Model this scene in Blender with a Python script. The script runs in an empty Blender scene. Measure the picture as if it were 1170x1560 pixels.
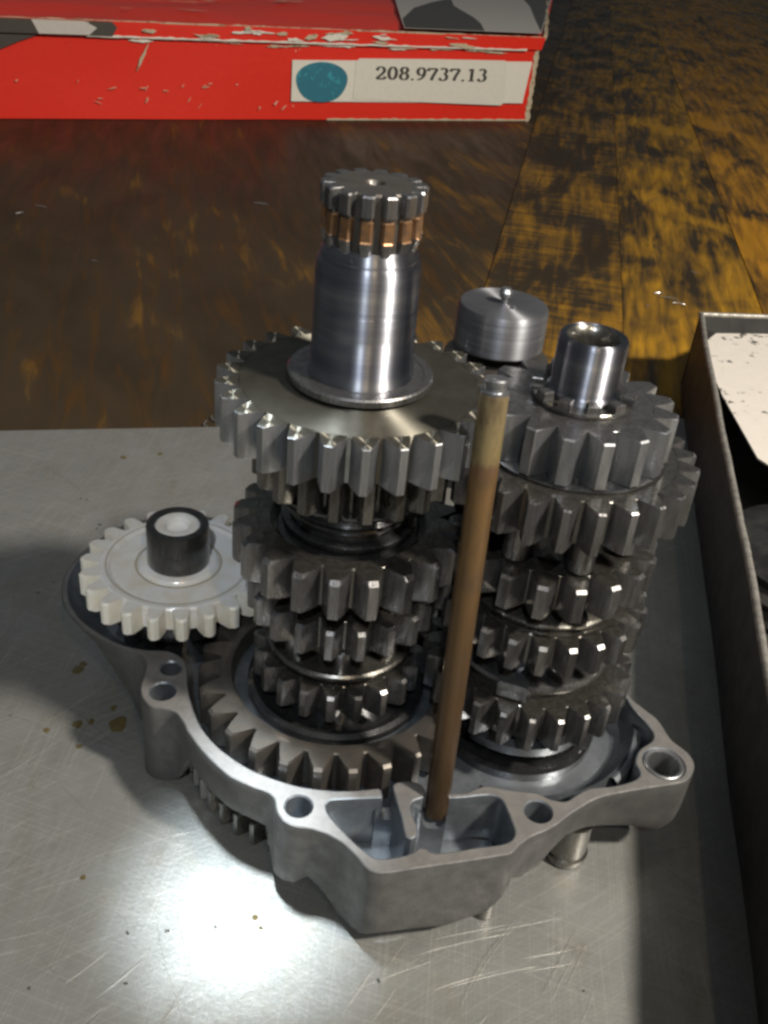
import bpy, bmesh, math, random
import numpy as np
from mathutils import Vector, Matrix, noise
from mathutils.geometry import tessellate_polygon
random.seed(7)
R = math.radians
SC = bpy.context.scene
C = SC.collection
SC.unit_settings.system = 'METRIC'
SC.unit_settings.scale_length = 0.01          # one unit is one centimetre

# ------------------------------------------------------------------ camera
cam = bpy.data.cameras.new("camera"); camo = bpy.data.objects.new("camera", cam); C.objects.link(camo)
_r = Vector((0.9963076, 0.0132778, 0.0848226)); _u = Vector((-0.0784152, 0.5430290, 0.8360446)); _f = _r.cross(_u) * -1
camo.matrix_world = Matrix(((_r.x, _u.x, -_f.x, 0.0), (_r.y, _u.y, -_f.y, -22.8271), (_r.z, _u.z, -_f.z, 23.8), (0, 0, 0, 1)))
cam.sensor_fit = 'VERTICAL'; cam.sensor_height = 24; cam.lens = 1508.155 / 1560 * 24
cam.clip_start = 0.5; cam.clip_end = 2000
SC.camera = camo

# ------------------------------------------------------------------ light
wd = bpy.data.worlds.new("World"); SC.world = wd; wd.use_nodes = True
wd.node_tree.nodes["Background"].inputs[0].default_value = (0.88, 0.95, 1.0, 1)
wd.node_tree.nodes["Background"].inputs[1].default_value = 0.085
def lamp(name, kind, loc, target, power, color, size=1.0, **kw):
    l = bpy.data.lights.new(name, kind); l.energy = power; l.color = color
    if kind == 'AREA': l.shape = 'DISK'; l.size = size
    else: l.shadow_soft_size = size
    for k, v in kw.items(): setattr(l, k, v)
    o = bpy.data.objects.new(name, l); C.objects.link(o); o.location = loc
    o.rotation_euler = (Vector(target) - Vector(loc)).to_track_quat('-Z', 'Y').to_euler()
    return o
lamp('ceiling_lamp', 'SPOT', (-3.5, -72, 88), (-15, 22, 0), 165000, (0.88, 0.94, 1.0), 1.4, spot_size=R(33), spot_blend=.6)
lamp('warm_lamp', 'AREA', (20, -68, 84), (0, 50, 0), 11000, (1.0, 0.76, 0.46), 2.2)
lamp('side_lamp', 'AREA', (64, -34, 84), (10, 14, 0), 200000, (1.0, 0.91, 0.79), 9)
lamp('torch', 'SPOT', (-5.0, -1.2, 36), (-1.9, -5.4, -0.4), 190000, (0.86, 0.95, 1.0), 1.5, spot_size=R(12.5), spot_blend=1.0)
SC.view_settings.view_transform = 'Standard'; SC.view_settings.look = 'None'
SC.view_settings.exposure = 0.12; SC.view_settings.gamma = 1.0; SC.view_settings.use_curve_mapping = False
SC.cycles.pixel_filter_type = 'BLACKMAN_HARRIS'; SC.cycles.filter_width = 2.9

# ------------------------------------------------------------------ materials
def nd(nt, t, **kw):
    n = nt.nodes.new(t)
    for k, v in kw.items(): setattr(n, k, v)
    return n
def mat(name):
    m = bpy.data.materials.new(name); m.use_nodes = True
    return m, m.node_tree, m.node_tree.nodes["Principled BSDF"]
def coords(nt, scale=(1, 1, 1), rot=(0, 0, 0)):
    g = nd(nt, 'ShaderNodeTexCoord'); mp = nd(nt, 'ShaderNodeMapping')
    mp.inputs['Scale'].default_value = scale; mp.inputs['Rotation'].default_value = rot
    nt.links.new(g.outputs['Object'], mp.inputs[0]); return mp.outputs[0]
def ntex(nt, vec, scale, detail=4, rough=.6, dist=0):
    n = nd(nt, 'ShaderNodeTexNoise'); nt.links.new(vec, n.inputs['Vector'])
    n.inputs['Scale'].default_value = scale; n.inputs['Detail'].default_value = detail
    n.inputs['Roughness'].default_value = rough; n.inputs['Distortion'].default_value = dist
    return n.outputs['Fac']
def ramp(nt, fac, stops, interp='LINEAR'):
    r = nd(nt, 'ShaderNodeValToRGB'); r.color_ramp.interpolation = interp; e = r.color_ramp.elements
    while len(e) < len(stops): e.new(0.5)
    for i, (p, c) in enumerate(stops):
        e[i].position = p; e[i].color = (c, c, c, 1) if isinstance(c, (int, float)) else (*c, 1)
    nt.links.new(fac, r.inputs[0]); return r.outputs[0]
def mix(nt, fac, a, b, blend='MIX'):
    m = nd(nt, 'ShaderNodeMix', data_type='RGBA', blend_type=blend)
    for s, v in ((0, fac), (6, a), (7, b)):
        if hasattr(v, 'is_linked'): nt.links.new(v, m.inputs[s])
        else: m.inputs[s].default_value = v if s == 0 else (*v, 1)
    return m.outputs[2]
def bump(nt, bs, h, strength, dist=0.05, prev=None):
    b = nd(nt, 'ShaderNodeBump'); b.inputs['Strength'].default_value = strength; b.inputs['Distance'].default_value = dist
    nt.links.new(h, b.inputs['Height'])
    if prev: nt.links.new(prev, b.inputs['Normal'])
    nt.links.new(b.outputs[0], bs.inputs['Normal']); return b.outputs[0]
def L(nt, a, b): nt.links.new(a, b)
def avg(nt, a, b):
    s = nd(nt, 'ShaderNodeMath', operation='ADD'); L(nt, a, s.inputs[0]); L(nt, b, s.inputs[1])
    h = nd(nt, 'ShaderNodeMath', operation='MULTIPLY'); L(nt, s.outputs[0], h.inputs[0]); h.inputs[1].default_value = .5
    return h.outputs[0]

def metal(name, base, base2, r0, r1, scale=3.0, metallic=1.0, coat=0.0, bstr=0.15, aniso=0.0, stretch=(1, 1, 1), bscale=30):
    m, nt, b = mat(name)
    v = coords(nt, stretch)
    n1 = ntex(nt, v, scale, 5, .65); n2 = ntex(nt, v, bscale, 3, .6)
    L(nt, mix(nt, ramp(nt, n1, [(.35, 0), (.65, 1)]), base, base2), b.inputs['Base Color'])
    L(nt, ramp(nt, avg(nt, n1, n2), [(.38, r0), (.62, r1)]), b.inputs['Roughness'])
    b.inputs['Metallic'].default_value = metallic
    b.inputs['Coat Weight'].default_value = coat; b.inputs['Coat Roughness'].default_value = .08
    if bstr: bump(nt, b, n2, bstr, .02)
    if aniso:
        b.inputs['Anisotropic'].default_value = aniso; b.inputs['Anisotropic Rotation'].default_value = .25
        t = nd(nt, 'ShaderNodeTangent', direction_type='RADIAL', axis='Z'); L(nt, t.outputs[0], b.inputs['Tangent'])
    return m

M = {}
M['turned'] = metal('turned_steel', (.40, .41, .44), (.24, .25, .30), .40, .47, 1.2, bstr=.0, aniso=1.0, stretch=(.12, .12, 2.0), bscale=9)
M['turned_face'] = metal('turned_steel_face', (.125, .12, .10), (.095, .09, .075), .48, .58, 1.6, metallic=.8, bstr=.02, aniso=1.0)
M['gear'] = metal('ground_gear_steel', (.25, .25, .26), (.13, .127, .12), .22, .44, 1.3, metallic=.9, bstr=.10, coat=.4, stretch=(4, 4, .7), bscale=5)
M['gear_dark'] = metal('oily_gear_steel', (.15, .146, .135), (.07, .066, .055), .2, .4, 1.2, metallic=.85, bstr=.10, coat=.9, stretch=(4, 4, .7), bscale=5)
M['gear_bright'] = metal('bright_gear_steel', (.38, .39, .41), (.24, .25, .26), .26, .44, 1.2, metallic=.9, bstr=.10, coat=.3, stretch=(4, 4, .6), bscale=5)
M['gear_brown'] = metal('brown_oiled_gear_steel', (.11, .098, .085), (.07, .066, .06), .36, .56, 2.2, metallic=.7, bstr=.05, coat=.2)
M['black'] = metal('blackened_oily_steel', (.075, .077, .08), (.035, .036, .038), .16, .36, 2.5, metallic=.8, coat=1.0, bstr=.03)
M['black_edge'] = metal('black_steel_collar', (.09, .09, .09), (.05, .05, .05), .22, .4, 2.5, metallic=.7, coat=.5, bstr=.15, stretch=(3, 3, .4))
M['drum'] = metal('dull_turned_steel', (.22, .23, .25), (.15, .155, .17), .42, .52, 2.0, metallic=.8, bstr=.08, aniso=.9, stretch=(.2, .2, 6), bscale=8)
M['cast'] = metal('cast_aluminium', (.13, .13, .128), (.09, .09, .09), .5, .66, 1.6, metallic=.5, bstr=.7, bscale=18)
M['cast_face'] = metal('machined_aluminium_face', (.25, .243, .235), (.18, .176, .172), .42, .56, 2.0, metallic=.6, bstr=.08, bscale=12)
M['cast_in'] = metal('bright_cast_aluminium', (.25, .275, .30), (.165, .185, .21), .30, .46, 1.6, metallic=.75, bstr=.2, bscale=7, coat=.35)
M['plate_dark'] = metal('blue_grey_plate', (.15, .17, .19), (.09, .10, .115), .34, .5, 1.6, metallic=.7, bstr=.05, coat=.5)
M['rust'] = metal('rust_tinted_steel', (.30, .16, .07), (.14, .09, .06), .3, .5, 4, metallic=.7, bstr=.1)
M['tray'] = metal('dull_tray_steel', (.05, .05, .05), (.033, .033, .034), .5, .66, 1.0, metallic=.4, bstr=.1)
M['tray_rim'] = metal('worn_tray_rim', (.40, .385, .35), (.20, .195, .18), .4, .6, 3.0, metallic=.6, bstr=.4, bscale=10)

def plastic():
    m, nt, b = mat('white_nylon'); v = coords(nt)
    n = ntex(nt, v, 1.3, 5, .6)
    L(nt, mix(nt, ramp(nt, n, [(.40, 0), (.72, 1)]), (.84, .84, .83), (.72, .67, .56)), b.inputs['Base Color'])
    b.inputs['Roughness'].default_value = .28; b.inputs['Coat Weight'].default_value = .5; b.inputs['Coat Roughness'].default_value = .1
    b.inputs['Subsurface Weight'].default_value = .25; b.inputs['Subsurface Radius'].default_value = (.2, .17, .12); b.inputs['Subsurface Scale'].default_value = .6
    bump(nt, b, ntex(nt, v, 6, 4), .10, .03); return m
M['nylon'] = plastic()
def nylon_tooth():
    m, nt, b = mat('cream_nylon_teeth'); v = coords(nt)
    n = ntex(nt, v, 2.3, 5, .6)
    L(nt, mix(nt, ramp(nt, n, [(.40, 0), (.8, 1)]), (.88, .86, .78), (.74, .66, .50)), b.inputs['Base Color'])
    b.inputs['Roughness'].default_value = .4
    b.inputs['Subsurface Weight'].default_value = .3; b.inputs['Subsurface Radius'].default_value = (.2, .15, .1); b.inputs['Subsurface Scale'].default_value = .6
    return m
M['nylon_tooth'] = nylon_tooth()

def rodmat():
    m, nt, b = mat('brown_tarnished_rod'); v = coords(nt, (1, 1, .35))
    n = ntex(nt, v, 2.2, 6, .7); g = nd(nt, 'ShaderNodeTexCoord'); s = nd(nt, 'ShaderNodeSeparateXYZ'); L(nt, g.outputs['Object'], s.inputs[0])
    ad = nd(nt, 'ShaderNodeMath', operation='MULTIPLY_ADD'); L(nt, s.outputs[2], ad.inputs[0]); ad.inputs[1].default_value = 1 / 13.; ad.inputs[2].default_value = 0
    # heat tint along the real rod: dark foot, orange brown middle, straw coloured top band
    tint = ramp(nt, ad.outputs[0], [(0, (.06, .038, .022)), (.35, (.115, .07, .034)), (.78, (.19, .115, .048)), (.80, (.20, .11, .06)), (.812, (.27, .21, .10)), (1, (.27, .215, .125))])
    L(nt, mix(nt, ramp(nt, n, [(.46, 0), (.66, .75)]), tint, (.10, .07, .045)), b.inputs['Base Color'])
    b.inputs['Metallic'].default_value = .6; b.inputs['Roughness'].default_value = .36
    bump(nt, b, n, .15, .02); return m
M['rod'] = rodmat()

def sheetmat():
    m, nt, b = mat('scratched_zinc_sheet'); v = coords(nt)
    n1 = ntex(nt, v, .12, 6, .65, .6); n2 = ntex(nt, v, 1.1, 6, .7, .4); n3 = ntex(nt, v, 9, 4, .6)
    col = mix(nt, ramp(nt, n1, [(.35, 0), (.65, 1)]), (.31, .322, .318), (.205, .214, .21))
    col = mix(nt, ramp(nt, n2, [(.40, 0), (.70, .5)]), col, (.22, .22, .205))
    # oily brown spots
    st = ntex(nt, v, .55, 5, .7, .3)
    col = mix(nt, ramp(nt, st, [(.60, 0), (.74, .5)]), col, (.15, .125, .08))
    sm = ntex(nt, coords(nt, (.5, .2, 1), (0, 0, .8)), .8, 4, .6, 1.5); col = mix(nt, ramp(nt, sm, [(.5, 0), (.7, .35)]), col, (.20, .185, .14))
    # dark short scratches and bright scratches at several directions
    warp = nd(nt, 'ShaderNodeTexNoise'); L(nt, v, warp.inputs['Vector']); warp.inputs['Scale'].default_value = .09; warp.inputs['Detail'].default_value = 1
    def scr(rot, scx, scy, lo, hi, seed, bend=6.0):
        wv = nd(nt, 'ShaderNodeVectorMath', operation='MULTIPLY_ADD'); L(nt, warp.outputs['Color'], wv.inputs[0]); wv.inputs[1].default_value = (bend, bend, 0); L(nt, v, wv.inputs[2])
        mp = nd(nt, 'ShaderNodeMapping'); L(nt, wv.outputs[0], mp.inputs[0]); mp.inputs['Rotation'].default_value = (0, 0, rot); mp.inputs['Location'].default_value = (seed, seed * 1.7, 0)
        m2 = nd(nt, 'ShaderNodeMapping'); L(nt, mp.outputs[0], m2.inputs[0]); m2.inputs['Scale'].default_value = (scx, scy, 1)
        q = ntex(nt, m2.outputs[0], 1.0, 2, .4, 0); return ramp(nt, q, [(lo, 0), (hi, 1)])
    s1 = scr(.6, .16, 6, .70, .75, 3); s2 = scr(-1.0, .12, 8, .70, .74, 11); s3 = scr(1.3, .2, 16, .69, .74, 23, 3.); s4 = scr(-.35, .16, 18, .70, .75, 37, 2.5); s5 = scr(2.3, .2, 10, .70, .75, 51, 4.)
    dk = nd(nt, 'ShaderNodeMath', operation='MAXIMUM'); L(nt, s1, dk.inputs[0]); L(nt, s2, dk.inputs[1])
    dh = nd(nt, 'ShaderNodeMath', operation='MULTIPLY'); L(nt, dk.outputs[0], dh.inputs[0]); dh.inputs[1].default_value = .45
    col = mix(nt, dh.outputs[0], col, (.17, .165, .15))
    # dense faint hairlines in two directions
    for rz, sd in ((.3, 5), (1.7, 9), (-.6, 14)):
        hl_ = scr(rz, .25, 22, .56, .70, sd, 1.5); hm = nd(nt, 'ShaderNodeMath', operation='MULTIPLY'); L(nt, hl_, hm.inputs[0]); hm.inputs[1].default_value = .17
        col = mix(nt, hm.outputs[0], col, (.60, .59, .55))
    br = nd(nt, 'ShaderNodeMath', operation='MAXIMUM'); L(nt, s3, br.inputs[0]); L(nt, s4, br.inputs[1])
    br2 = nd(nt, 'ShaderNodeMath', operation='MAXIMUM'); L(nt, br.outputs[0], br2.inputs[0]); L(nt, s5, br2.inputs[1]); br = br2
    hf = nd(nt, 'ShaderNodeMath', operation='MULTIPLY'); L(nt, br.outputs[0], hf.inputs[0]); hf.inputs[1].default_value = .2
    col = mix(nt, hf.outputs[0], col, (.62, .61, .56))
    fine = ntex(nt, v, 5.0, 6, .8, .2); col = mix(nt, ramp(nt, fine, [(.35, .28), (.65, 0)]), col, (.26, .25, .22))
    L(nt, col, b.inputs['Base Color']); b.inputs['Metallic'].default_value = .6
    L(nt, ramp(nt, avg(nt, n1, n2), [(.38, .36), (.62, .50)]), b.inputs['Roughness'])
    ad = nd(nt, 'ShaderNodeMath', operation='ADD'); L(nt, n3, ad.inputs[0]); L(nt, br.outputs[0], ad.inputs[1])
    ad2 = nd(nt, 'ShaderNodeMath', operation='ADD'); L(nt, ad.outputs[0], ad2.inputs[0]); L(nt, dh.outputs[0], ad2.inputs[1])
    p = bump(nt, b, ntex(nt, v, .35, 3, .5), .5, .10); bump(nt, b, ad2.outputs[0], .35, .03, p)
    return m
M['sheet'] = sheetmat()

def woodmat(name, gold, lo, hi, cross=False, dk=(.027, .019, .010), seed=0, rot=0.):
    m, nt, b = mat(name)
    def cd(sc, rz=0):
        g = coords(nt, (1, 1, 1)); mp = nd(nt, 'ShaderNodeMapping'); L(nt, g, mp.inputs[0]); mp.inputs['Rotation'].default_value = (0, 0, rz - rot); mp.inputs['Location'].default_value = (seed, seed, 0)
        m2 = nd(nt, 'ShaderNodeMapping'); L(nt, mp.outputs[0], m2.inputs[0]); m2.inputs['Scale'].default_value = sc; return m2.outputs[0]
    grain = ntex(nt, cd((1, .10, 1)), 1.1, 4, .6, .6); smear = ntex(nt, cd((1, .13, 1), .10), .7, 4, .6, .7)
    blot = ntex(nt, cd((1, .45, 1)), .16, 3, .55, .8); cut = ntex(nt, cd((.22, 1.6, 1)), .8, 3, .6, .3)
    a1 = avg(nt, grain, cut if cross else smear); a2 = avg(nt, a1, blot)
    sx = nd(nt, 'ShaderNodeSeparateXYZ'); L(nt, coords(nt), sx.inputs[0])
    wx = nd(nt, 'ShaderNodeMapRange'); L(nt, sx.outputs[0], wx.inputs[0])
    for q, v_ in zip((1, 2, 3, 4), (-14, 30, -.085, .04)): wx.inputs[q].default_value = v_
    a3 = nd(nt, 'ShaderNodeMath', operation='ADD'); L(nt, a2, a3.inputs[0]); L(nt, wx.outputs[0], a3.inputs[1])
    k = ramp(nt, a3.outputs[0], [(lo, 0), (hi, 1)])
    gv = mix(nt, ramp(nt, grain, [(.3, 0), (.7, 1)]), tuple(x * .55 for x in gold), gold)
    dark = mix(nt, ramp(nt, blot, [(.35, 0), (.65, 1)]), dk, tuple(x * 1.5 for x in dk))
    dark = mix(nt, ramp(nt, grain, [(.5, 0), (.75, .8)]), dark, (gold[0] * .28, gold[1] * .25, gold[2] * .3))
    L(nt, mix(nt, k, dark, gv), b.inputs['Base Color']); b.inputs['Specular IOR Level'].default_value = .25
    L(nt, ramp(nt, smear, [(.3, .42), (.7, .68)]), b.inputs['Roughness'])
    bump(nt, b, a1, .4, .12); return m
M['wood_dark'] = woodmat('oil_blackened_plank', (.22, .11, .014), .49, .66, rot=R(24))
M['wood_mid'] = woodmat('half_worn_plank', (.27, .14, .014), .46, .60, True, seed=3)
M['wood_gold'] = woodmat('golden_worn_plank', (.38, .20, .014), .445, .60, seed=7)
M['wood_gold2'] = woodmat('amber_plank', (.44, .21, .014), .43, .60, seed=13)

def card(name, base, wear, amount, rough=.35, spec=.5, bs=.1):
    m, nt, b = mat(name); v = coords(nt)
    n1 = ntex(nt, v, .22, 6, .7, .4); n2 = ntex(nt, v, 2.0, 4, .6)
    s = nd(nt, 'ShaderNodeMath', operation='MULTIPLY'); L(nt, n1, s.inputs[0]); L(nt, n2, s.inputs[1])
    c = mix(nt, ramp(nt, n2, [(.3, 0), (.7, .25)]), base, tuple(x * .75 for x in base))
    L(nt, mix(nt, ramp(nt, s.outputs[0], [(amount, 0), (amount + .025, 1)]), c, wear), b.inputs['Base Color'])
    b.inputs['Roughness'].default_value = rough; b.inputs['Specular IOR Level'].default_value = spec
    bump(nt, b, n1, bs, .5); return m
M['red'] = card('red_printed_card', (.70, .026, .012), (.62, .45, .35), .42, .5, .3)
M['red_top'] = card('brightened_red_card', (.92, .045, .016), (.60, .40, .30), .44, .35, .15)  # lid red raised above the front's: reflected bright surroundings put into the colour
M['grey_print'] = card('grey_printed_card', (.52, .50, .47), (.3, .27, .22), .42, .4)
M['dark_print'] = card('black_printed_card', (.055, .05, .042), (.3, .26, .2), .38, .4)
M['white_print'] = card('white_printed_card', (.70, .69, .62), (.5, .46, .38), .44, .5)
M['sticker'] = card('paper_sticker', (.66, .65, .58), (.58, .55, .46), .45, .6)
M['scuffed_red'] = card('scuffed_pinkish_card', (.62, .25, .17), (.60, .45, .36), .30, .6, .2)
M['raw_card'] = card('torn_raw_card', (.50, .43, .31), (.28, .22, .14), .28, .9, .1, .6)
M['blue'] = card('blue_ink', (.02, .16, .23), (.03, .28, .36), .28, .5)
M['ink'] = card('black_ink', (.045, .045, .04), (.1, .1, .1), .5, .6)
M['paper'] = card('dirty_white_board', (.60, .57, .53), (.10, .095, .09), .315, .6)
M['rubber'] = metal('black_rubber', (.012, .012, .013), (.03, .03, .03), .3, .5, 1.2, metallic=0, bstr=.2)
def simple(name, c, rough, metallic=0.):
    m, nt, b = mat(name); v = coords(nt); n = ntex(nt, v, 3, 4)
    L(nt, mix(nt, n, c, tuple(x * .6 for x in c)), b.inputs['Base Color'])
    b.inputs['Roughness'].default_value = rough; b.inputs['Metallic'].default_value = metallic; return m
M['swarf'] = simple('bright_swarf', (.8, .8, .78), .25, .9)
M['oil_film'] = simple('thin_brown_oil_film', (.60, .53, .40), .2)
M['oil'] = simple('old_brown_oil', (.10, .08, .035), .15)

# ------------------------------------------------------------------ builders
def link(name, verts, faces, m, parent=None, smooth=30, mats=None, midx=None):
    me = bpy.data.meshes.new(name); me.from_pydata(verts, [], faces); me.validate()
    bm = bmesh.new(); bm.from_mesh(me); bmesh.ops.recalc_face_normals(bm, faces=bm.faces); bm.to_mesh(me); bm.free()
    for x in (mats or [m]): me.materials.append(M[x])
    if midx:
        for p, i in zip(me.polygons, midx): p.material_index = i
    if smooth:
        me.polygons.foreach_set('use_smooth', [True] * len(me.polygons)); me.set_sharp_from_angle(angle=R(smooth))
    o = bpy.data.objects.new(name, me); C.objects.link(o)
    if parent: o.parent = parent
    return o
def thing(name, label, cat, loc=(0, 0, 0), rotz=0, group=None):
    o = bpy.data.objects.new(name, None); C.objects.link(o); o.empty_display_size = .5
    o.location = loc; o.rotation_euler = (0, 0, rotz)
    return tag(o, label, cat, group)
def tag(o, label=None, cat=None, group=None, kind=None):
    if label: o['label'] = label
    if cat: o['category'] = cat
    if group: o['group'] = group
    if kind: o['kind'] = kind
    return o
def lathe_data(prof, n=96, c=(0, 0), a0=0, a1=2 * math.pi):
    """prof: list of (r, z); r == 0 closes on the axis."""
    full = abs(a1 - a0 - 2 * math.pi) < 1e-6
    k = n if full else n + 1
    V, F, rows = [], [], []
    for r, z in prof:
        if r <= 1e-9: rows.append([len(V)] * k); V.append((c[0], c[1], z))
        else:
            rows.append(list(range(len(V), len(V) + k)))
            for i in range(k):
                a = a0 + (a1 - a0) * i / n; V.append((c[0] + r * math.cos(a), c[1] + r * math.sin(a), z))
    for ra, rb in zip(rows, rows[1:]):
        for i in range(n):
            j = (i + 1) % k
            q = [ra[i], ra[j], rb[j], rb[i]]; q2 = []
            for x in q:
                if x not in q2: q2.append(x)
            if len(q2) > 2: F.append(q2)
    return V, F
def lathe(name, prof, m, parent=None, n=96, c=(0, 0), smooth=30, **kw):
    V, F = lathe_data(prof, n, c, **kw); return link(name, V, F, m, parent, smooth)
def join(*vf):
    V, F = [], []
    for v, f in vf:
        o = len(V); V += v; F += [[i + o for i in q] for q in f]
    return V, F
def prism(poly, z0, z1, bev=0.0, tip=None):
    """vertical prism over a convex-ish polygon, rounded at both ends by insetting towards the centroid"""
    cx = sum(p[0] for p in poly) / len(poly); cy = sum(p[1] for p in poly) / len(poly); n = len(poly)
    def ring(z, ins):
        o = []
        for x, y in poly:
            d = math.hypot(x - cx, y - cy) or 1; k = max(0, 1 - ins / d); o.append((cx + (x - cx) * k, cy + (y - cy) * k, z))
        return o
    rs = [ring(z0, bev), ring(z0 + bev, 0), ring(z1 - bev, 0), ring(z1, bev)] if bev else [ring(z0, 0), ring(z1, 0)]
    V = [p for r in rs for p in r]; F = []
    for k in range(len(rs) - 1):
        for i in range(n): F.append([k * n + i, k * n + (i + 1) % n, (k + 1) * n + (i + 1) % n, (k + 1) * n + i])
    F.append(list(range(n))[::-1]); F.append([(len(rs) - 1) * n + i for i in range(n)])
    return V, F
def box(x0, x1, y0, y1, z0, z1, bev=0.0): return prism([(x0, y0), (x1, y0), (x1, y1), (x0, y1)], z0, z1, bev)
def tube(pts, r, n=8, closed=False):
    V, F = [], []; k = len(pts)
    for i, p in enumerate(pts):
        p = Vector(p); a = Vector(pts[(i - 1) % k if closed else max(i - 1, 0)]); b = Vector(pts[(i + 1) % k if closed else min(i + 1, k - 1)])
        t = (b - a).normalized(); s = t.cross(Vector((0, 0, 1)));
        if s.length < 1e-3: s = t.cross(Vector((0, 1, 0)))
        s.normalize(); w = s.cross(t); rr = r[i] if isinstance(r, (list, tuple)) else r
        for j in range(n):
            g = 2 * math.pi * j / n; V.append(tuple(p + s * math.cos(g) * rr + w * math.sin(g) * rr))
    for i in range(k if closed else k - 1):
        for j in range(n):
            i2 = (i + 1) % k; F.append([i * n + j, i * n + (j + 1) % n, i2 * n + (j + 1) % n, i2 * n + j])
    if not closed: F.append(list(range(n))); F.append([(k - 1) * n + j for j in range(n)])
    return V, F

# ------------------------------------------------------------------ gears
def tooth_mesh(name, rt, N, zb, zt, m, chamf=.05, tipw=.13, rootw=.37, roundtip=0.0, depth=2.2, mcap=None):
    md = rt / (N / 2 + 1); rr = rt - depth * md; pitch = 2 * math.pi / N
    prof = []
    K = 7
    for i in range(K):
        t = i / (K - 1); r = rr - .04 + (rt - rr + .04) * t
        w = (rootw + (tipw - rootw) * (t ** 1.3)) * pitch * rt * (1 if t < .99 else .97)
        if t > .8 and roundtip: w *= 1 - roundtip * ((t - .8) / .2) ** 2
        prof.append((w, r))
    left = [(-w, -r) for w, r in prof]; right = [(w, -r) for w, r in prof][::-1]
    poly = left + right                      # goes out on the left flank and back on the right
    def ring(z, cut):
        o = []
        for x, y in poly:
            r = -y; k = max(0, min(1, (r - rr) / (rt - rr)))
            o.append((x * (1 - .25 * cut / max(.05, chamf) * 0) , -(r - cut * k), z))
        return o
    rs = [ring(zb, chamf), ring(zb + chamf * .8, 0), ring(zt - chamf * .8, 0), ring(zt, chamf)]
    V = [p for r in rs for p in r]; n = len(poly); F = []
    for k in range(3):
        for i in range(n): F.append([k * n + i, k * n + (i + 1) % n, (k + 1) * n + (i + 1) % n, (k + 1) * n + i])
    F.append(list(range(n))[::-1]); F.append([3 * n + i for i in range(n)])
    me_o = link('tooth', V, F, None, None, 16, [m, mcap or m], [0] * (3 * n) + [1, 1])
    return me_o, rr
def gear(name, label, axis, zt, zb, rt, N, phase, m='gear', body=None, mt=None, group=None, dx=0, cat='gear', chamf=.05, tipw=.13, bore=.8, droot=0, roundtip=0, **kw):
    """tips at (rt sin a, -rt cos a); the thing stands at its axis on its lower face"""
    g = thing(name, label, cat, (axis[0], axis[1], zb), 0, group)
    h = zt - zb
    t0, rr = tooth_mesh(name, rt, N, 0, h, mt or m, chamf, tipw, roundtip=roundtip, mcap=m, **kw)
    t0.parent = g; t0.rotation_euler = (0, 0, phase)
    for k in range(1, N):
        o = t0.copy(); C.objects.link(o); o.parent = g; o.rotation_euler = (0, 0, phase + 2 * math.pi * k / N)
    if body is None: body = [(bore, 0), (rr - .02, 0), (rr, .02), (rr, h - .02), (rr - .02, h), (bore, h), (bore, 0)]
    else: body = body(rr, h)
    lathe('gear_disc', body, m, g, 128)
    return g, rr

# ------------------------------------------------------------------ bench, sheet
ZW = -.58                                               # top of the wooden bench
th = R(10.0)
bench = tag(bpy.data.objects.new('workbench_top', None), kind='structure'); C.objects.link(bench)
bench.location = (0, 45, ZW); bench.rotation_euler = (0, 0, -th)
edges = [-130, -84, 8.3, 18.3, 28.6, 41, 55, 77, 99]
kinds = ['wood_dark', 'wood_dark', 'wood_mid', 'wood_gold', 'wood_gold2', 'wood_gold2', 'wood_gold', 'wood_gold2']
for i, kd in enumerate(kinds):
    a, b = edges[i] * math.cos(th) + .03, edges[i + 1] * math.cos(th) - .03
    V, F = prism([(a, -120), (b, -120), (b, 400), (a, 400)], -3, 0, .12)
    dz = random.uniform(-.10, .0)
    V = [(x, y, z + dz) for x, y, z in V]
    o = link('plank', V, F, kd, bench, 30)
V, F = box(-80, 98, -120, 400, -4, -3.2)
link('bench_underside', V, F, 'wood_dark', bench, 0)

sh = thing('zinc_sheet', 'scratched grey zinc sheet lying on the wooden bench under the gearbox', 'metal sheet', (0, 0, -.55))
c12, s12 = math.cos(R(12)), math.sin(R(12))
def onsheet(u, v): return (u * c12 - v * s12, u * s12 + v * c12)
back = 22.33
pl = [onsheet(-60, -60), onsheet(60, -60), onsheet(60, back), onsheet(-60, back)]
o = link('sheet_metal', *prism(pl, 0, .15, .02), 'sheet', sh, 0)
ZS = -.40
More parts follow.
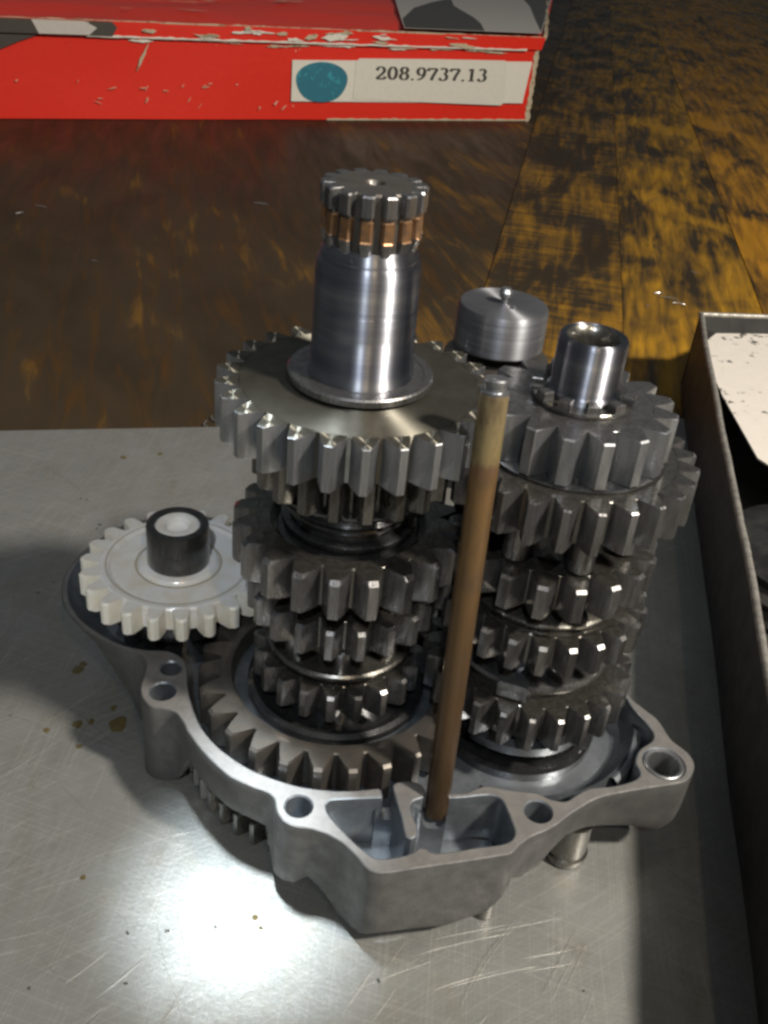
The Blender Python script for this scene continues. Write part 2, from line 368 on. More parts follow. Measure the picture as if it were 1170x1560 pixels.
# ------------------------------------------------------------------ crankcase half
OUT = [(-7.604, 7.91, None), (-8.272, 7.436, None), (-9.098, 6.036, None), (-9.474, 4.714, None), (-9.466, 3.739, None), (-9.2, 2.84, 2.13), (-8.743, 2.085, 2.51), (-8.014, 1.398, 2.06), (-7.299, 0.936, 1.25), (-6.684, 0.63, 0.36), (-6.35, 0.544, -0.36), (-6.053, 0.392, -0.62), (-5.89, 0.107, -0.55), (-5.816, -0.331, -0.45), (-5.809, -0.907, -0.58), (-5.669, -1.369, -0.51), (-5.345, -1.719, -0.32), (-4.931, -1.786, -0.29), (-4.606, -1.888, -0.06), (-4.315, -2.23, 0.87), (-4.105, -2.599, 1.56), (-3.57, -3.302, 1.43), (-2.765, -4.091, 1.44), (-2.117, -4.426, 1.44), (-1.609, -4.609, 1.33), (-1.413, -4.794, 0.01), (-1.297, -5.225, 0.19), (-1.058, -5.549, 0.36), (-0.719, -5.69, 0.45), (-0.342, -5.713, 0.77), (0.158, -5.889, 0.27), (0.516, -6.12, -0.2), (0.878, -6.503, -0.16), (1.195, -6.871, 0.13), (1.569, -6.93, 0.25), (2.488, -6.702, 0.18), (3.502, -6.455, 0.1), (4.538, -6.182, 0.39), (4.864, -6.085, 0.86), (5.124, -5.797, 1.39), (5.464, -5.497, 1.05), (5.915, -5.247, 1.24), (6.215, -5.027, 1.6), (6.707, -4.588, 1.79), (7.529, -4.007, 1.52), (8.855, -3.572, 1.18), (9.756, -3.325, 0.74), (10.173, -3.167, 0.97), (10.469, -2.822, 1.45), (10.606, -2.433, 1.59), (10.512, -2.032, None), (10.149, -1.567, None), (9.896, -0.735, None), (9.546, -0.272, None), (9.201, 0.275, None)]
IN1 = [(-7.477, 7.269), (-8.258, 6.818), (-8.808, 5.993), (-9.208, 4.981), (-9.263, 3.875), (-8.961, 2.869), (-8.407, 2.011), (-7.492, 1.264), (-6.741, 0.873), (-6.055, 0.731), (-5.353, 0.747), (-5.001, 0.616), (-4.719, 0.356), (-4.555, -0.047), (-4.442, -0.678), (-4.181, -1.493), (-3.792, -2.309), (-3.259, -2.999), (-2.663, -3.5), (-2.109, -3.855), (-1.4, -4.143), (-0.714, -4.325), (0.2, -4.382), (0.824, -4.315), (1.377, -4.197), (1.468, -4.247), (1.509, -4.54)]
PKT = [(1.42, -4.548), (0.746, -4.64), (0.097, -4.752), (0.0, -4.894), (0.069, -5.152), (0.314, -5.498), (0.863, -6.092), (1.216, -6.396), (1.386, -6.482), (1.587, -6.477), (2.124, -6.324), (2.328, -6.206), (2.5, -6.05), (2.669, -6.077), (2.779, -6.182), (2.972, -6.195), (3.522, -6.07), (3.933, -5.945), (4.687, -5.77), (4.954, -5.581), (5.03, -5.341), (4.961, -4.957), (4.876, -4.61), (4.77, -4.302), (4.526, -4.186), (4.13, -4.234), (3.774, -4.32), (3.248, -4.389)]
IN2 = [(3.177, -4.349), (3.183, -4.211), (3.784, -4.136), (4.06, -3.972), (4.419, -3.835), (5.023, -3.922), (5.805, -3.982), (6.157, -4.159), (6.565, -4.193), (6.833, -3.985), (7.307, -3.673), (7.995, -3.529), (8.614, -3.282), (8.876, -3.015), (8.838, -2.546), (9.053, -2.065), (9.54, -1.625), (9.603, -1.243), (9.146, -0.168)]
ISL = [(1.773, -4.058), (1.918, -3.928), (2.082, -3.878), (2.355, -3.866), (2.573, -3.964), (2.694, -4.208), (2.618, -4.421), (2.365, -4.556), (2.274, -4.743), (2.358, -5.133), (2.457, -5.511), (2.402, -5.747), (2.263, -5.842), (2.127, -5.77), (2.007, -5.14), (1.865, -4.554)]
def resample(pts, closed=True, step=.09):
    """centripetal-ish Catmull-Rom through the points (extra channels interpolate too)"""
    P = [np.array(p, float) for p in pts]; n = len(P); out = []
    for i in range(n):
        p0, p1, p2, p3 = P[(i - 1) % n], P[i], P[(i + 1) % n], P[(i + 2) % n]
        d = np.linalg.norm((p2 - p1)[:2]); k = max(1, int(d / step))
        m1 = (p2 - p0) / max(1e-6, np.linalg.norm((p2 - p0)[:2])) * d * .9; m2 = (p3 - p1) / max(1e-6, np.linalg.norm((p3 - p1)[:2])) * d * .9
        for j in range(k):
            t = j / k
            q = (2*t**3 - 3*t*t + 1) * p1 + (t**3 - 2*t*t + t) * m1 + (-2*t**3 + 3*t*t) * p2 + (t**3 - t*t) * m2
            q[2:] = p1[2:] * (1 - t) + p2[2:] * t
            out.append(q)
    return out
def normals2(P):
    n = len(P); N = []
    A = sum(P[i][0] * P[(i + 1) % n][1] - P[(i + 1) % n][0] * P[i][1] for i in range(n))
    s = 1 if A > 0 else -1
    for i in range(n):
        t = P[(i + 2) % n][:2] - P[(i - 2) % n][:2]; t = t / (np.linalg.norm(t) + 1e-9); N.append(np.array((t[1], -t[0])) * s)   # outward of the loop
    return N
ZR = 2.80
def wall(P, inward, zfun, lean=0.0, bevel=.05, rb=.12):
    """side of a casting: rings from the top face down; inward = +1 material lies inside the loop"""
    N = normals2(P); n = len(P); rings = []
    def ring(off, z, lk=0):
        return [(p[0] - nn[0] * (off + lk * p[3]) * inward, p[1] - nn[1] * (off + lk * p[3]) * inward, z(p) if callable(z) else z) for p, nn in zip(P, N)]
    rings.append(ring(bevel, ZR)); rings.append(ring(bevel * .3, ZR - bevel * .3)); rings.append(ring(0, ZR - bevel))
    for k in (.25, .5, .75): rings.append(ring(lean * k, (lambda kk: (lambda p: ZR - bevel + (zfun(p) + rb - ZR + bevel) * kk))(k), k))
    rings.append(ring(lean, lambda p: zfun(p) + rb, 1)); rings.append(ring(lean + rb * .35, lambda p: zfun(p) + rb * .3, 1)); rings.append(ring(lean + rb, zfun, 1)); rings.append(ring(lean + rb + .06, lambda p: zfun(p) + .02, 1))
    V = [v for r in rings for v in r]; F = []
    for k in range(len(rings) - 1):
        for i in range(n): F.append([k * n + i, k * n + (i + 1) % n, (k + 1) * n + (i + 1) % n, (k + 1) * n + i])
    return V, F, rings[0]
# hidden far side of the rim, round the back of both gear stacks
backO = [(9.35, 1.6), (9.0, 3.0), (7.9, 4.4), (6.2, 5.1), (4.2, 5.5), (2.2, 5.7), (.2, 5.75), (-1.6, 5.9), (-2.8, 6.6), (-3.8, 7.7), (-4.9, 8.35), (-6.3, 8.45)]
backI = [(9.0, .9), (8.8, 2.0), (8.2, 3.2), (7.2, 4.1), (5.8, 4.6), (4.0, 5.0), (2.2, 5.2), (.2, 5.25), (-1.9, 5.4), (-3.2, 6.2), (-4.1, 7.2), (-5.0, 7.85), (-6.3, 7.9)]
def lobe(x, y, k): return k * max(0., min(1., (-6.0 - x) / .6)) * (1 if y > .3 else 0)
O = [(x, y, (2.0 if x < -6.8 and y > .3 else 1.6) if z is None else min(z, 2.05), lobe(x, y, .3)) for x, y, z in OUT] + [(x, y, 1.6 if x > -6 else 2.0, lobe(x, y, .3)) for x, y in backO]
I = [(x, y, 1.6, lobe(x, y, -1.0)) for x, y in IN1] + [(x, y, .95, 0) for x, y in PKT] + [(x, y, 1.6, lobe(x, y, -1.0)) for x, y in IN2 + backI]
PO, PI, PL = resample(O), resample(I), resample([(x, y, .3, 0) for x, y in ISL])
case = thing('crankcase_half', 'cast aluminium crankcase half with machined rim holding both gear stacks', 'engine case', (0, 0, ZS))
def local(V): return [(x, y, z - ZS) for x, y, z in V]
Vo, Fo, To = wall(PO, 1, lambda p: p[2]); Vi, Fi, Ti = wall(PI, -1, lambda p: p[2])
VL, FL, TL = wall(PL, 1, lambda p: p[2], lean=-.05)
HOLES = [(-5.065, -.043, .306), (-5.114, -1.061, .374), (-.727, -5.001, .36), (5.747, -4.625, .374), (9.679, -2.544, .60)]
hl = []
for x, y, r in HOLES: hl.append([(x + (r + .04) * math.cos(2 * math.pi * i / 40), y + (r + .04) * math.sin(2 * math.pi * i / 40), ZR) for i in range(40)])
link('casting_wall', *[local(Vo), Fo], 'cast', case, 35)
link('cavity_wall', *[local(Vi), Fi], 'cast_in', case, 35)
isl = link('divider_post', *[local(VL), FL], 'cast_in', case, 35)
def cap(loops, name, m, parent, z=None):
    vl = [[Vector(p) for p in l] for l in loops]; tris = tessellate_polygon(vl); V = [tuple(p) for l in loops for p in l]
    return link(name, local(V), [list(t) for t in tris], m, parent, 0)
cap([To, Ti] + hl, 'machined_rim', 'cast_face', case)
cap([TL], 'post_face', 'cast_face', isl)
for i, (x, y, r) in enumerate(HOLES):
    rr = r + .04; dp = 1.5
    prof = [(rr, ZR - ZS), (r, ZR - ZS - .05), (r, ZR - ZS - dp), (r * .8, ZR - ZS - dp - .08), (0, ZR - ZS - dp - .1)]
    lathe('bolt_hole', prof, 'cast_in', case, 40, (x, y))
    if i == 4:
        lathe('dowel_ring', [(r - .01, 3.02), (r - .01, 3.19), (r - .05, 3.21), (r - .13, 3.19), (r - .15, 3.15), (r - .15, 2.4), (r - .01, 2.4)], 'gear_bright', case, 48, (x, y))
# floors: the main cavity, and the deeper pockets behind the front wall
NI_ = normals2(PI); fo = [(p[0] + q[0] * (p[3] * .97 + .02), p[1] + q[1] * (p[3] * .97 + .02), 1.64) for p, q in zip(PI, NI_) if p[2] > 1.5][::4]
cap([fo], 'cavity_floor', 'cast_in', case)
cap([[(x, y, .98) for x, y in [(.0, -4.65), (.03, -5.05), (.35, -5.6), (.9, -6.15), (1.3, -6.47), (4.55, -5.82), (4.95, -5.3), (4.75, -4.2), (3.2, -4.2), (1.4, -3.95)]]], 'pocket_floor', 'cast_in', case)
# saddles closing the two slots below their rounded bottoms
def saddle(x0, x1, y0, y1, zt, zb=.3):
    V, F = [], []; n = 10
    for y in (y0, y1):
        for i in range(n + 1):
            t = i / n; x = x0 + (x1 - x0) * t; z = zt + .34 * (2 * t - 1) ** 4 ; V.append((x, y, z))
        for i in range(n + 1): t = i / n; V.append((x0 + (x1 - x0) * t, y, zb))
    m = 2 * (n + 1)
    for i in range(n): F.append([i, i + 1, m + i + 1, m + i]); F.append([i, i + 1, n + 2 + i, n + 1 + i]); F.append([m + i, m + i + 1, m + n + 2 + i, m + n + 1 + i])
    return V, F
V, F = saddle(1.35, 1.90, -4.62, -4.22, 2.05); link('slot_saddle', local(V), F, 'cast_in', case, 50)
V, F = saddle(2.60, 3.28, -4.78, -4.28, 2.0); link('slot_saddle', local(V), F, 'cast_in', case, 50)
# sloping bowl round the right stack and the curved rib beyond it
SX, SY = 5.66, -.03
lathe('bearing_bowl', [(2.55, 1.75), (2.6, 1.95), (3.0, 2.02), (3.35, 2.15), (3.6, 2.5), (3.64, 2.72), (3.64, 1.7)], 'cast_in', case, 96, (SX, SY), a0=R(-112), a1=R(60))
lathe('curved_rib', [(3.62, 1.4), (3.62, 2.5), (3.68, 2.62), (3.78, 2.66), (3.9, 2.6), (3.94, 2.5), (3.94, 1.4)], 'cast_in', case, 60, (SX, SY), a0=R(-46), a1=R(40))
# plug and bolts under the case
lathe('drain_plug', [(0, 0), (.55, 0), (.64, .06), (.66, .12), (.66, .3), (.60, .36), (.60, 1.6), (0, 1.6)], 'gear_dark', case, 48, (7.22, -3.35))
lathe('stud_foot', [(0, .0), (.26, 0), (.30, .05), (.30, .8), (0, .8)], 'gear_dark', case, 24, (4.6, -5.55))
lathe('stud_foot', [(0, .95), (.42, .95), (.5, 1.05), (.55, 1.9), (0, 1.9)], 'cast', case, 24, (9.6, -2.6))

# gear sticking out under the case
gear('clutch_gear', 'dark gear under the crankcase, only its fine teeth showing below the left wall', (0, 0), .78, -.12, 4.55, 48, R(-42), 'gear_dark', tipw=.12, bore=3.0, chamf=.04, group=None)

# ------------------------------------------------------------------ left stack
GL = 'steel gears stacked on the left shaft'; GR = 'steel gears stacked on the right shaft'
AX = (0, 0); AS = (SX, SY)
def plain(bore, step=None):
    return lambda rr, h: [(bore, 0), (rr - .02, 0), (rr, .02), (rr, h - .02), (rr - .02, h), (bore, h), (bore, 0)]
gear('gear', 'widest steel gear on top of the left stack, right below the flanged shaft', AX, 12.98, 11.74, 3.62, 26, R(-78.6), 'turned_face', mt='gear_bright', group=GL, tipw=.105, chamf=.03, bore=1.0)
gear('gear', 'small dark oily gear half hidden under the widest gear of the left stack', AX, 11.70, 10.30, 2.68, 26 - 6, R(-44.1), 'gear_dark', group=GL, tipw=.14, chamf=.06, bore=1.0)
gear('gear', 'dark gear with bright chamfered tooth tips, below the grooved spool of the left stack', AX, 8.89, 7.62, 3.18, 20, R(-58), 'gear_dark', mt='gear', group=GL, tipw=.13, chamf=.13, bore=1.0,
     body=lambda rr, h: [(1.0, 0), (rr - .02, 0), (rr, .02), (rr, h - .02), (rr - .02, h), (2.18, h), (2.14, h - .03), (2.12, h - .42), (1.2, h - .42), (1.0, h - .42), (1.0, 0)])
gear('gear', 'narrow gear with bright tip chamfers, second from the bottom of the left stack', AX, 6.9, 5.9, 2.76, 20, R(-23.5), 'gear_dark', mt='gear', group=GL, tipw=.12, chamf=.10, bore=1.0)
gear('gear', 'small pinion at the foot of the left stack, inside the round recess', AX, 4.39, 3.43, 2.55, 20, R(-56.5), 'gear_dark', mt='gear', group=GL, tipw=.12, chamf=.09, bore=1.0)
gear('ring_gear', 'large brown toothed wheel lying in the case round the left stack', AX, 3.30, 1.95, 4.18, 27, R(-70.8), 'gear_brown', mt='gear_brown', group=GL, tipw=.125, chamf=.09,
     body=lambda rr, h: [(.9, .2), (rr - .02, 0), (rr, .02), (rr, h - .03), (rr - .03, h), (3.24, h), (3.20, h - .02), (3.16, h - .10), (3.12, h - .62), (2.9, h - .66), (2.62, h - .66), (.9, h - .66), (.9, .2)])
dk = thing('thrust_plate', 'grey blue plate in the recess of the brown wheel under the left stack', 'plate', (0, 0, 2.65))
lathe('plate', [(2.55, 0), (3.10, 0), (3.10, .06), (2.55, .06), (2.55, 0)], 'plate_dark', dk, 96)
dk = thing('bearing_ring', 'black oily bearing ring at the bottom of the left stack', 'bearing', (0, 0, 2.66))
lathe('bearing_race', [(1.0, 0), (2.60, 0), (2.72, .10), (2.70, .30), (2.55, .38), (2.38, .34), (2.30, .22), (1.9, .22), (1.9, .7), (1.0, .7), (1.0, 0)], 'black', dk, 96)

# shaft of the left stack: hidden core, spool rings, top journal with splines
sp = thing('spline_shaft', 'tall polished shaft with splined rusty tip rising from the left stack', 'shaft', (0, 0, 2.7))
z = lambda v: v - 2.7
lathe('core', [(0, z(2.75)), (1.15, z(2.75)), (1.15, z(12.9)), (0, z(12.9))], 'gear_dark', sp, 48)
lathe('flange', [(1.2, z(12.985)), (1.66, z(12.985)), (1.68, z(13.06)), (1.80, z(13.08)), (1.84, z(13.11)), (1.84, z(13.26)), (1.80, z(13.30)), (1.62, z(13.30)), (1.58, z(13.27)), (1.2, z(13.27))], 'gear', sp, 128)
pr = [(1.33, 13.2), (1.33, 13.34), (1.30, 13.40), (1.30, 13.55), (1.275, 13.6), (1.275, 14.35), (1.265, 14.37), (1.265, 14.52), (1.275, 14.54), (1.27, 15.05), (1.258, 15.07), (1.258, 15.16), (1.27, 15.18), (1.265, 15.8), (1.26, 16.02), (1.235, 16.12), (1.20, 16.18), (1.16, 16.22), (1.16, 16.24), (1.18, 16.28), (1.16, 16.34), (1.10, 16.42), (1.08, 16.55), (0, 16.55)]
lathe('journal', [(r, z(v)) for r, v in pr], 'turned', sp, 160)
lathe('tip_core', [(1.02, z(16.45)), (1.02, z(17.83)), (.98, z(17.88)), (.24, z(17.88)), (.18, z(17.80)), (.10, z(17.6)), (0, z(17.55))], 'gear_brown', sp, 96)
def spline_key():
    # one key: upper collar, waisted rusty middle, run-out foot
    prof = []
    secs = [(16.42, 1.06, .02), (16.55, 1.12, .13), (16.72, 1.17, .15), (16.82, 1.20, .15), (16.86, 1.17, .145), (17.28, 1.17, .145), (17.32, 1.12, .12), (17.38, 1.12, .12), (17.42, 1.235, .16), (17.84, 1.235, .16), (17.885, 1.20, .14)]
    V, F = [], []
    for zz, r, w in secs:
        for x, y in ((-w * 1.1, -.90), (-w, -r + .05), (-w * .7, -r), (w * .7, -r), (w, -r + .05), (w * 1.1, -.90)): V.append((x, y, z(zz)))
    for k in range(len(secs) - 1):
        for i in range(6): F.append([k * 6 + i, k * 6 + (i + 1) % 6, (k + 1) * 6 + (i + 1) % 6, (k + 1) * 6 + i])
    F.append(list(range(6))); F.append([(len(secs) - 1) * 6 + i for i in range(6)])
    mi = [0] * len(F)
    for k in range(len(secs) - 1):
        if secs[k][0] >= 16.8 and secs[k][0] < 17.3:
            for i in range(6): mi[k * 6 + i] = 1
    return link('spline_tooth', V, F, None, sp, 30, ['gear', 'rust'], mi)
k0 = spline_key(); k0.rotation_euler = (0, 0, R(-6))
for k in range(1, 14):
    o = k0.copy(); C.objects.link(o); o.parent = sp; o.rotation_euler = (0, 0, R(-6) + 2 * math.pi * k / 14)
spool = thing('grooved_spool', 'black oily grooved spool between the upper gears of the left stack', 'spool', (0, 0, 8.5))
pr = [(1.16, 0), (1.95, 0), (1.98, .05), (1.98, .16), (1.90, .2), (1.80, .22), (1.78, .34), (1.86, .40), (1.86, .52), (1.78, .58), (1.62, .62), (1.60, .84), (1.78, .9), (1.82, .96), (1.80, 1.04), (1.70, 1.10), (1.55, 1.3), (1.5, 1.75), (1.16, 1.75)]
lathe('spool_body', pr, 'black', spool, 128)
cl = thing('dished_collar', 'black dished collar hugging the underside of the small dark gear in the left stack', 'collar', (0, 0, 9.55))
lathe('collar_ring', [(1.9, .1), (2.32, .62), (2.36, .70), (2.36, .745), (1.2, .745), (1.2, .5), (1.9, .1)], 'black', cl, 96)
cb = thing('collar', 'oily collar ring with a shining edge above the pinion of the left stack', 'collar', (0, 0, 4.42))
lathe('collar_ring', [(1.16, 0), (1.9, 0), (2.14, .22), (2.20, .34), (2.20, .42), (2.14, .48), (1.95, .52), (1.5, .62), (1.3, 1.45), (1.16, 1.45)], 'gear_dark', cb, 128)
def lugs(parent, n, rad, r, z0, z1, m, ph=0):
    first = lathe('dog_lug', [(0, z0), (r * .9, z0), (r, z0 + .05), (r, z1 - .07), (r * .8, z1), (0, z1)], m, parent, 20)
    # the mesh stays shared; each lug is moved round the circle
    for k in range(n):
        o = first if k == 0 else first.copy()
        if k: C.objects.link(o); o.parent = parent
        a = ph + 2 * math.pi * k / n; o.location = (rad * math.sin(a), -rad * math.cos(a), 0)
lugs(cb, 7, 1.72, .26, .45, 1.15, 'gear', R(4))
# ------------------------------------------------------------------ right stack
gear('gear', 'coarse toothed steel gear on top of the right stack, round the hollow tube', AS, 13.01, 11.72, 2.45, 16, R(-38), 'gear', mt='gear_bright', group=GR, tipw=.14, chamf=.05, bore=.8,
     body=lambda rr, h: [(.8, 0), (rr - .02, 0), (rr, .02), (rr, h - .02), (rr - .02, h), (.8, h), (.8, 0)])
sd = thing('seal_washer', 'thin black washer pressed between the two top gears of the right stack', 'washer', (SX, SY, 11.625))
lathe('washer_ring', [(.9, 0), (2.42, 0), (2.46, .02), (2.46, .07), (2.42, .09), (.9, .09), (.9, 0)], 'black', sd, 96)
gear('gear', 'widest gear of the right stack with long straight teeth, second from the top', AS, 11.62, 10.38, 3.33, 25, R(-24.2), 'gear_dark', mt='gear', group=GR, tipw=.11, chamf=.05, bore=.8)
dg = thing('dog_ring', 'dark ring of round lugs under the widest gear of the right stack', 'dog ring', (SX, SY, 9.0))
lathe('ring_body', [(.9, 0), (1.6, 0), (1.64, .05), (1.64, .5), (1.5, 1.36), (.9, 1.36), (.9, 0)], 'black', dg, 64)
lugs(dg, 7, 1.95, .36, .05, 1.36, 'gear', R(12))
gear('gear', 'dark gear with a few wide spaced teeth in the middle of the right stack', AS, 8.98, 7.91, 2.88, 18, R(-32.7), 'gear_dark', mt='gear', group=GR, tipw=.14, chamf=.09, bore=.8)
cb = thing('collar', 'dark collar with thin shining rim in the middle of the right stack', 'collar', (SX, SY, 7.16))
lathe('collar_ring', [(.9, 0), (2.18, 0), (2.26, .05), (2.26, .13), (2.18, .2), (1.7, .3), (1.6, .74), (.9, .74), (.9, 0)], 'gear_dark', cb, 128)
gear('gear', 'narrow gear with short bright tipped teeth, second from the bottom of the right stack', AS, 7.15, 6.15, 3.02, 23, R(-37.5), 'gear_dark', mt='gear', group=GR, tipw=.13, chamf=.10, bore=.8)
ck = thing('circlip', 'bright steel clip ring with a flat tab above the lowest right gear', 'clip ring', (SX, SY, 4.69))
lathe('clip_ring', [(.9, 0), (2.1, 0), (2.1, .25), (2.22, .28), (2.34, .33), (2.38, .42), (2.34, .52), (2.22, .56), (2.0, .54), (1.7, .46), (1.5, 1.45), (.9, 1.45), (.9, 0)], 'gear', ck, 128)
V, F = prism([(-.42, -2.52), (.42, -2.52), (.38, -1.9), (-.38, -1.9)], .06, .58, .05)
o = link('clip_tab', V, F, 'gear_bright', ck, 40); o.rotation_euler = (0, 0, R(-18))
gear('gear', 'lowest gear of the right stack, wet with oil, just above the bearing bowl', AS, 4.68, 3.48, 3.13, 24, R(-33.7), 'gear_dark', mt='gear', group=GR, tipw=.10, chamf=.08, bore=.8)
bb = thing('bearing_ring', 'black oily bearing ring in the bowl under the right stack', 'bearing', (SX, SY, 1.3))
lathe('bearing_race', [(.9, 0), (2.45, 0), (2.52, .1), (2.52, .62), (2.44, .75), (2.2, .78), (2.1, .66), (1.8, .6), (1.8, 1.0), (2.3, 1.15), (2.35, 1.5), (2.2, 1.7), (1.5, 1.8), (1.4, 2.15), (.9, 2.15), (.9, 0)], 'black', bb, 96)
st = thing('hollow_shaft', 'short polished hollow tube end standing on top of the right stack', 'shaft', (SX, SY, 1.35))
z2 = lambda v: v - 1.35
lathe('core', [(0, 0), (.78, 0), (.78, z2(13.05)), (0, z2(13.05))], 'gear_dark', st, 48)
lathe('tube_end', [(.80, z2(13.02)), (.93, z2(13.02)), (.93, z2(13.30)), (.90, z2(13.33)), (.865, z2(13.36)), (.865, z2(14.58)), (.85, z2(14.66)), (.82, z2(14.70)), (.76, z2(14.71)), (.68, z2(14.69))], 'turned', st, 128)
lathe('tube_bore', [(.68, z2(14.69)), (.60, z2(14.60)), (.55, z2(14.45)), (.52, z2(14.2)), (.50, z2(13.8)), (.3, z2(13.7)), (0, z2(13.68))], 'gear_dark', st, 64)
wr = thing('tab_washer', 'castellated lock washer round the foot of the polished tube on the right stack', 'washer', (SX, SY, 13.015))
lathe('washer_ring', [(.94, 0), (1.27, 0), (1.30, .03), (1.30, .12), (1.27, .15), (.94, .15), (.94, 0)], 'gear_dark', wr, 96)
V, F = prism([(-.17, -1.34), (.17, -1.34), (.14, -1.02), (-.14, -1.02)], .10, .38, .04)
t0 = link('washer_tab', V, F, 'gear', wr, 40); t0.rotation_euler = (0, 0, R(-62))
for a in (-30, 2, 34, 66, 130, 170, 210, 258):
    o = t0.copy(); C.objects.link(o); o.parent = wr; o.rotation_euler = (0, 0, R(a))

# ------------------------------------------------------------------ selector drum and fork rod
dr = thing('selector_drum', 'dull grey cylinder with a round pin on top, standing behind the two stacks', 'drum', (3.85, 3.55, 1.3))
z3 = lambda v: v - 1.3
lathe('drum_stem', [(0, 0), (.42, 0), (.42, z3(12.78)), (0, z3(12.78))], 'gear_dark', dr, 32)
lathe('drum_foot', [(.3, z3(12.28)), (1.50, z3(12.28)), (1.52, z3(12.32)), (1.50, z3(12.42)), (.3, z3(12.42)), (.3, z3(12.28))], 'gear_brown', dr, 64)
lathe('drum_body', [(0, z3(12.75)), (1.2, z3(12.75)), (1.27, z3(12.82)), (1.27, z3(13.86)), (1.22, z3(13.98)), (1.17, z3(14.0)), (.2, z3(14.0)), (0, z3(14.0))], 'drum', dr, 128)
lathe('pin', [(.10, z3(13.99)), (.10, z3(14.12)), (.17, z3(14.2)), (.19, z3(14.32)), (.13, z3(14.43)), (0, z3(14.47))], 'gear_bright', dr, 24)
lathe('pin', [(.07, z3(13.99)), (.07, z3(14.06)), (0, z3(14.1))], 'gear_bright', dr, 12, (.22, -.38))
rd = thing('fork_rod', 'thin brown tarnished rod leaning upright between the two gear stacks', 'rod', (3.03, -4.36, 2.12))
top = Vector((3.06, -2.52, 14.5)) - Vector((3.03, -4.36, 2.12))
rd.rotation_euler = top.to_track_quat('Z', 'Y').to_euler(); Lr = top.length
lathe('rod_body', [(0, 0), (.28, 0), (.33, .06), (.335, Lr * .5), (.34, Lr - .42), (.33, Lr - .36)], 'rod', rd, 48)
lathe('rod_tip', [(.33, Lr - .36), (.33, Lr - .30), (.26, Lr - .28), (.26, Lr - .16), (.29, Lr - .14), (.30, Lr - .04), (.26, Lr), (.05, Lr), (0, Lr - .02)], 'gear_bright', rd, 48)

# ------------------------------------------------------------------ white idler gear
AW = (-5.42, 3.36)
wg, rr = gear('plastic_gear', 'white plastic gear stained with oil in the left lobe of the case', AW, 4.40, 3.55, 3.14, 22, R(-37), 'nylon', mt='nylon_tooth', tipw=.17, rootw=.29, chamf=.08, bore=.6, roundtip=.6,
     body=lambda rr, h: [(.6, .1), (rr - .06, .0), (rr, .06), (rr, h - .06), (rr - .06, h), (2.32, h), (2.24, h - .03), (2.16, h - .09), (1.36, h - .09), (1.28, h - .04), (1.22, h + .03), (1.08, h + .06), (.6, h + .06), (.6, .1)])
for ra, rb_, zz in ((1.27, 1.40, .775), (2.29, 2.33, .858)):
    lathe('oil_line', [(ra, zz), (ra + .02, zz + .006), (rb_ - .02, zz + .006), (rb_, zz)], 'oil_film', wg, 96)
hb = thing('steel_bush', 'black steel bush with white plastic core standing on the white gear', 'bush', (AW[0], AW[1], 4.3))
lathe('bush_sleeve', [(.70, 0), (.94, 0), (.98, .05), (1.0, .12), (1.0, 1.48), (.97, 1.55), (.88, 1.60), (.80, 1.60), (.73, 1.56), (.70, 1.5), (.70, 0)], 'black_edge', hb, 96)
lathe('plastic_core', [(.70, .2), (.70, 1.50), (.66, 1.53), (.46, 1.53), (.40, 1.50), (.36, 1.30), (0, 1.27)], 'nylon', hb, 64)
ug = thing('idler_pinion', 'black pinion barely visible beneath the white plastic gear', 'gear', (AW[0], AW[1], 1.3))
lathe('gear_disc', [(0, 0), (2.0, 0), (2.0, 1.5), (2.35, 1.6), (2.35, 2.1), (0, 2.15)], 'black', ug, 96)

# ------------------------------------------------------------------ red box
bx = thing('cardboard_box', 'worn red cardboard box with a white number label at the back of the bench', 'box', (17.86, 106.4, ZW))
d = Vector((.92163, .38806, 0)); nn = Vector((.38806, -.92163, 0)); sk = Vector((.13, .99, 0))
def bp3(u, v, w=0): return tuple(d * u + sk * w + Vector((0, 0, v)))
HB = 8.05
def fillet_box(u0, u1, w0, w1, z0, z1):
    V = []; 
    for zz in (z0, z1):
        for u, w in ((u0, w0), (u1, w0), (u1, w1), (u0, w1)): V.append(bp3(u, zz, w))
    return V, [[0, 1, 2, 3], [4, 5, 6, 7], [0, 1, 5, 4], [1, 2, 6, 5], [2, 3, 7, 6], [3, 0, 4, 7]]
def wavy_panel(name, pts, m, parent, off=0.0, rx=26, ry=5, amp=.25, top=False):
    """a printed panel with slight dents; pts = four corners (u, v) on the front, or (u, w) on the top"""
    V, F = [], []
    for j in range(ry + 1):
        for i in range(rx + 1):
            s, t = i / rx, j / ry
            a = [pts[0][k] * (1 - s) + pts[1][k] * s for k in (0, 1)]; b = [pts[3][k] * (1 - s) + pts[2][k] * s for k in (0, 1)]
            u = a[0] * (1 - t) + b[0] * t; v = a[1] * (1 - t) + b[1] * t
            k = noise.noise((u * .08, v * .12, 3.1 if top else 0)) * amp
            V.append(bp3(u, HBT + k * 1.2 + off, v) if top else tuple(Vector(bp3(u, v)) + nn * (k + off)))
    for j in range(ry):
        for i in range(rx): q = j * (rx + 1) + i; F.append([q, q + 1, q + rx + 2, q + rx + 1])
    return link(name, V, F, m, parent, 60)
HBT = 9.35
link('box_core', *fillet_box(-86, -.3, .5, 58, .05, 8.9), 'raw_card', bx, 0)
front = wavy_panel('front_panel', [(-86, 0), (0, 0), (.25, 8.0), (-86, 8.0)], 'red', bx, .02, 60, 8, .22)
lid = wavy_panel('lid_top', [(-86, -.3), (.8, -.3), (2.2, 58), (-86, 58)], 'red_top', bx, 0, 60, 30, .35, True)
wavy_panel('lid_edge', [(-86, 8.05), (.5, 8.05), (.8, 9.42), (-86, 9.42)], 'red', bx, .42, 60, 4, .22)
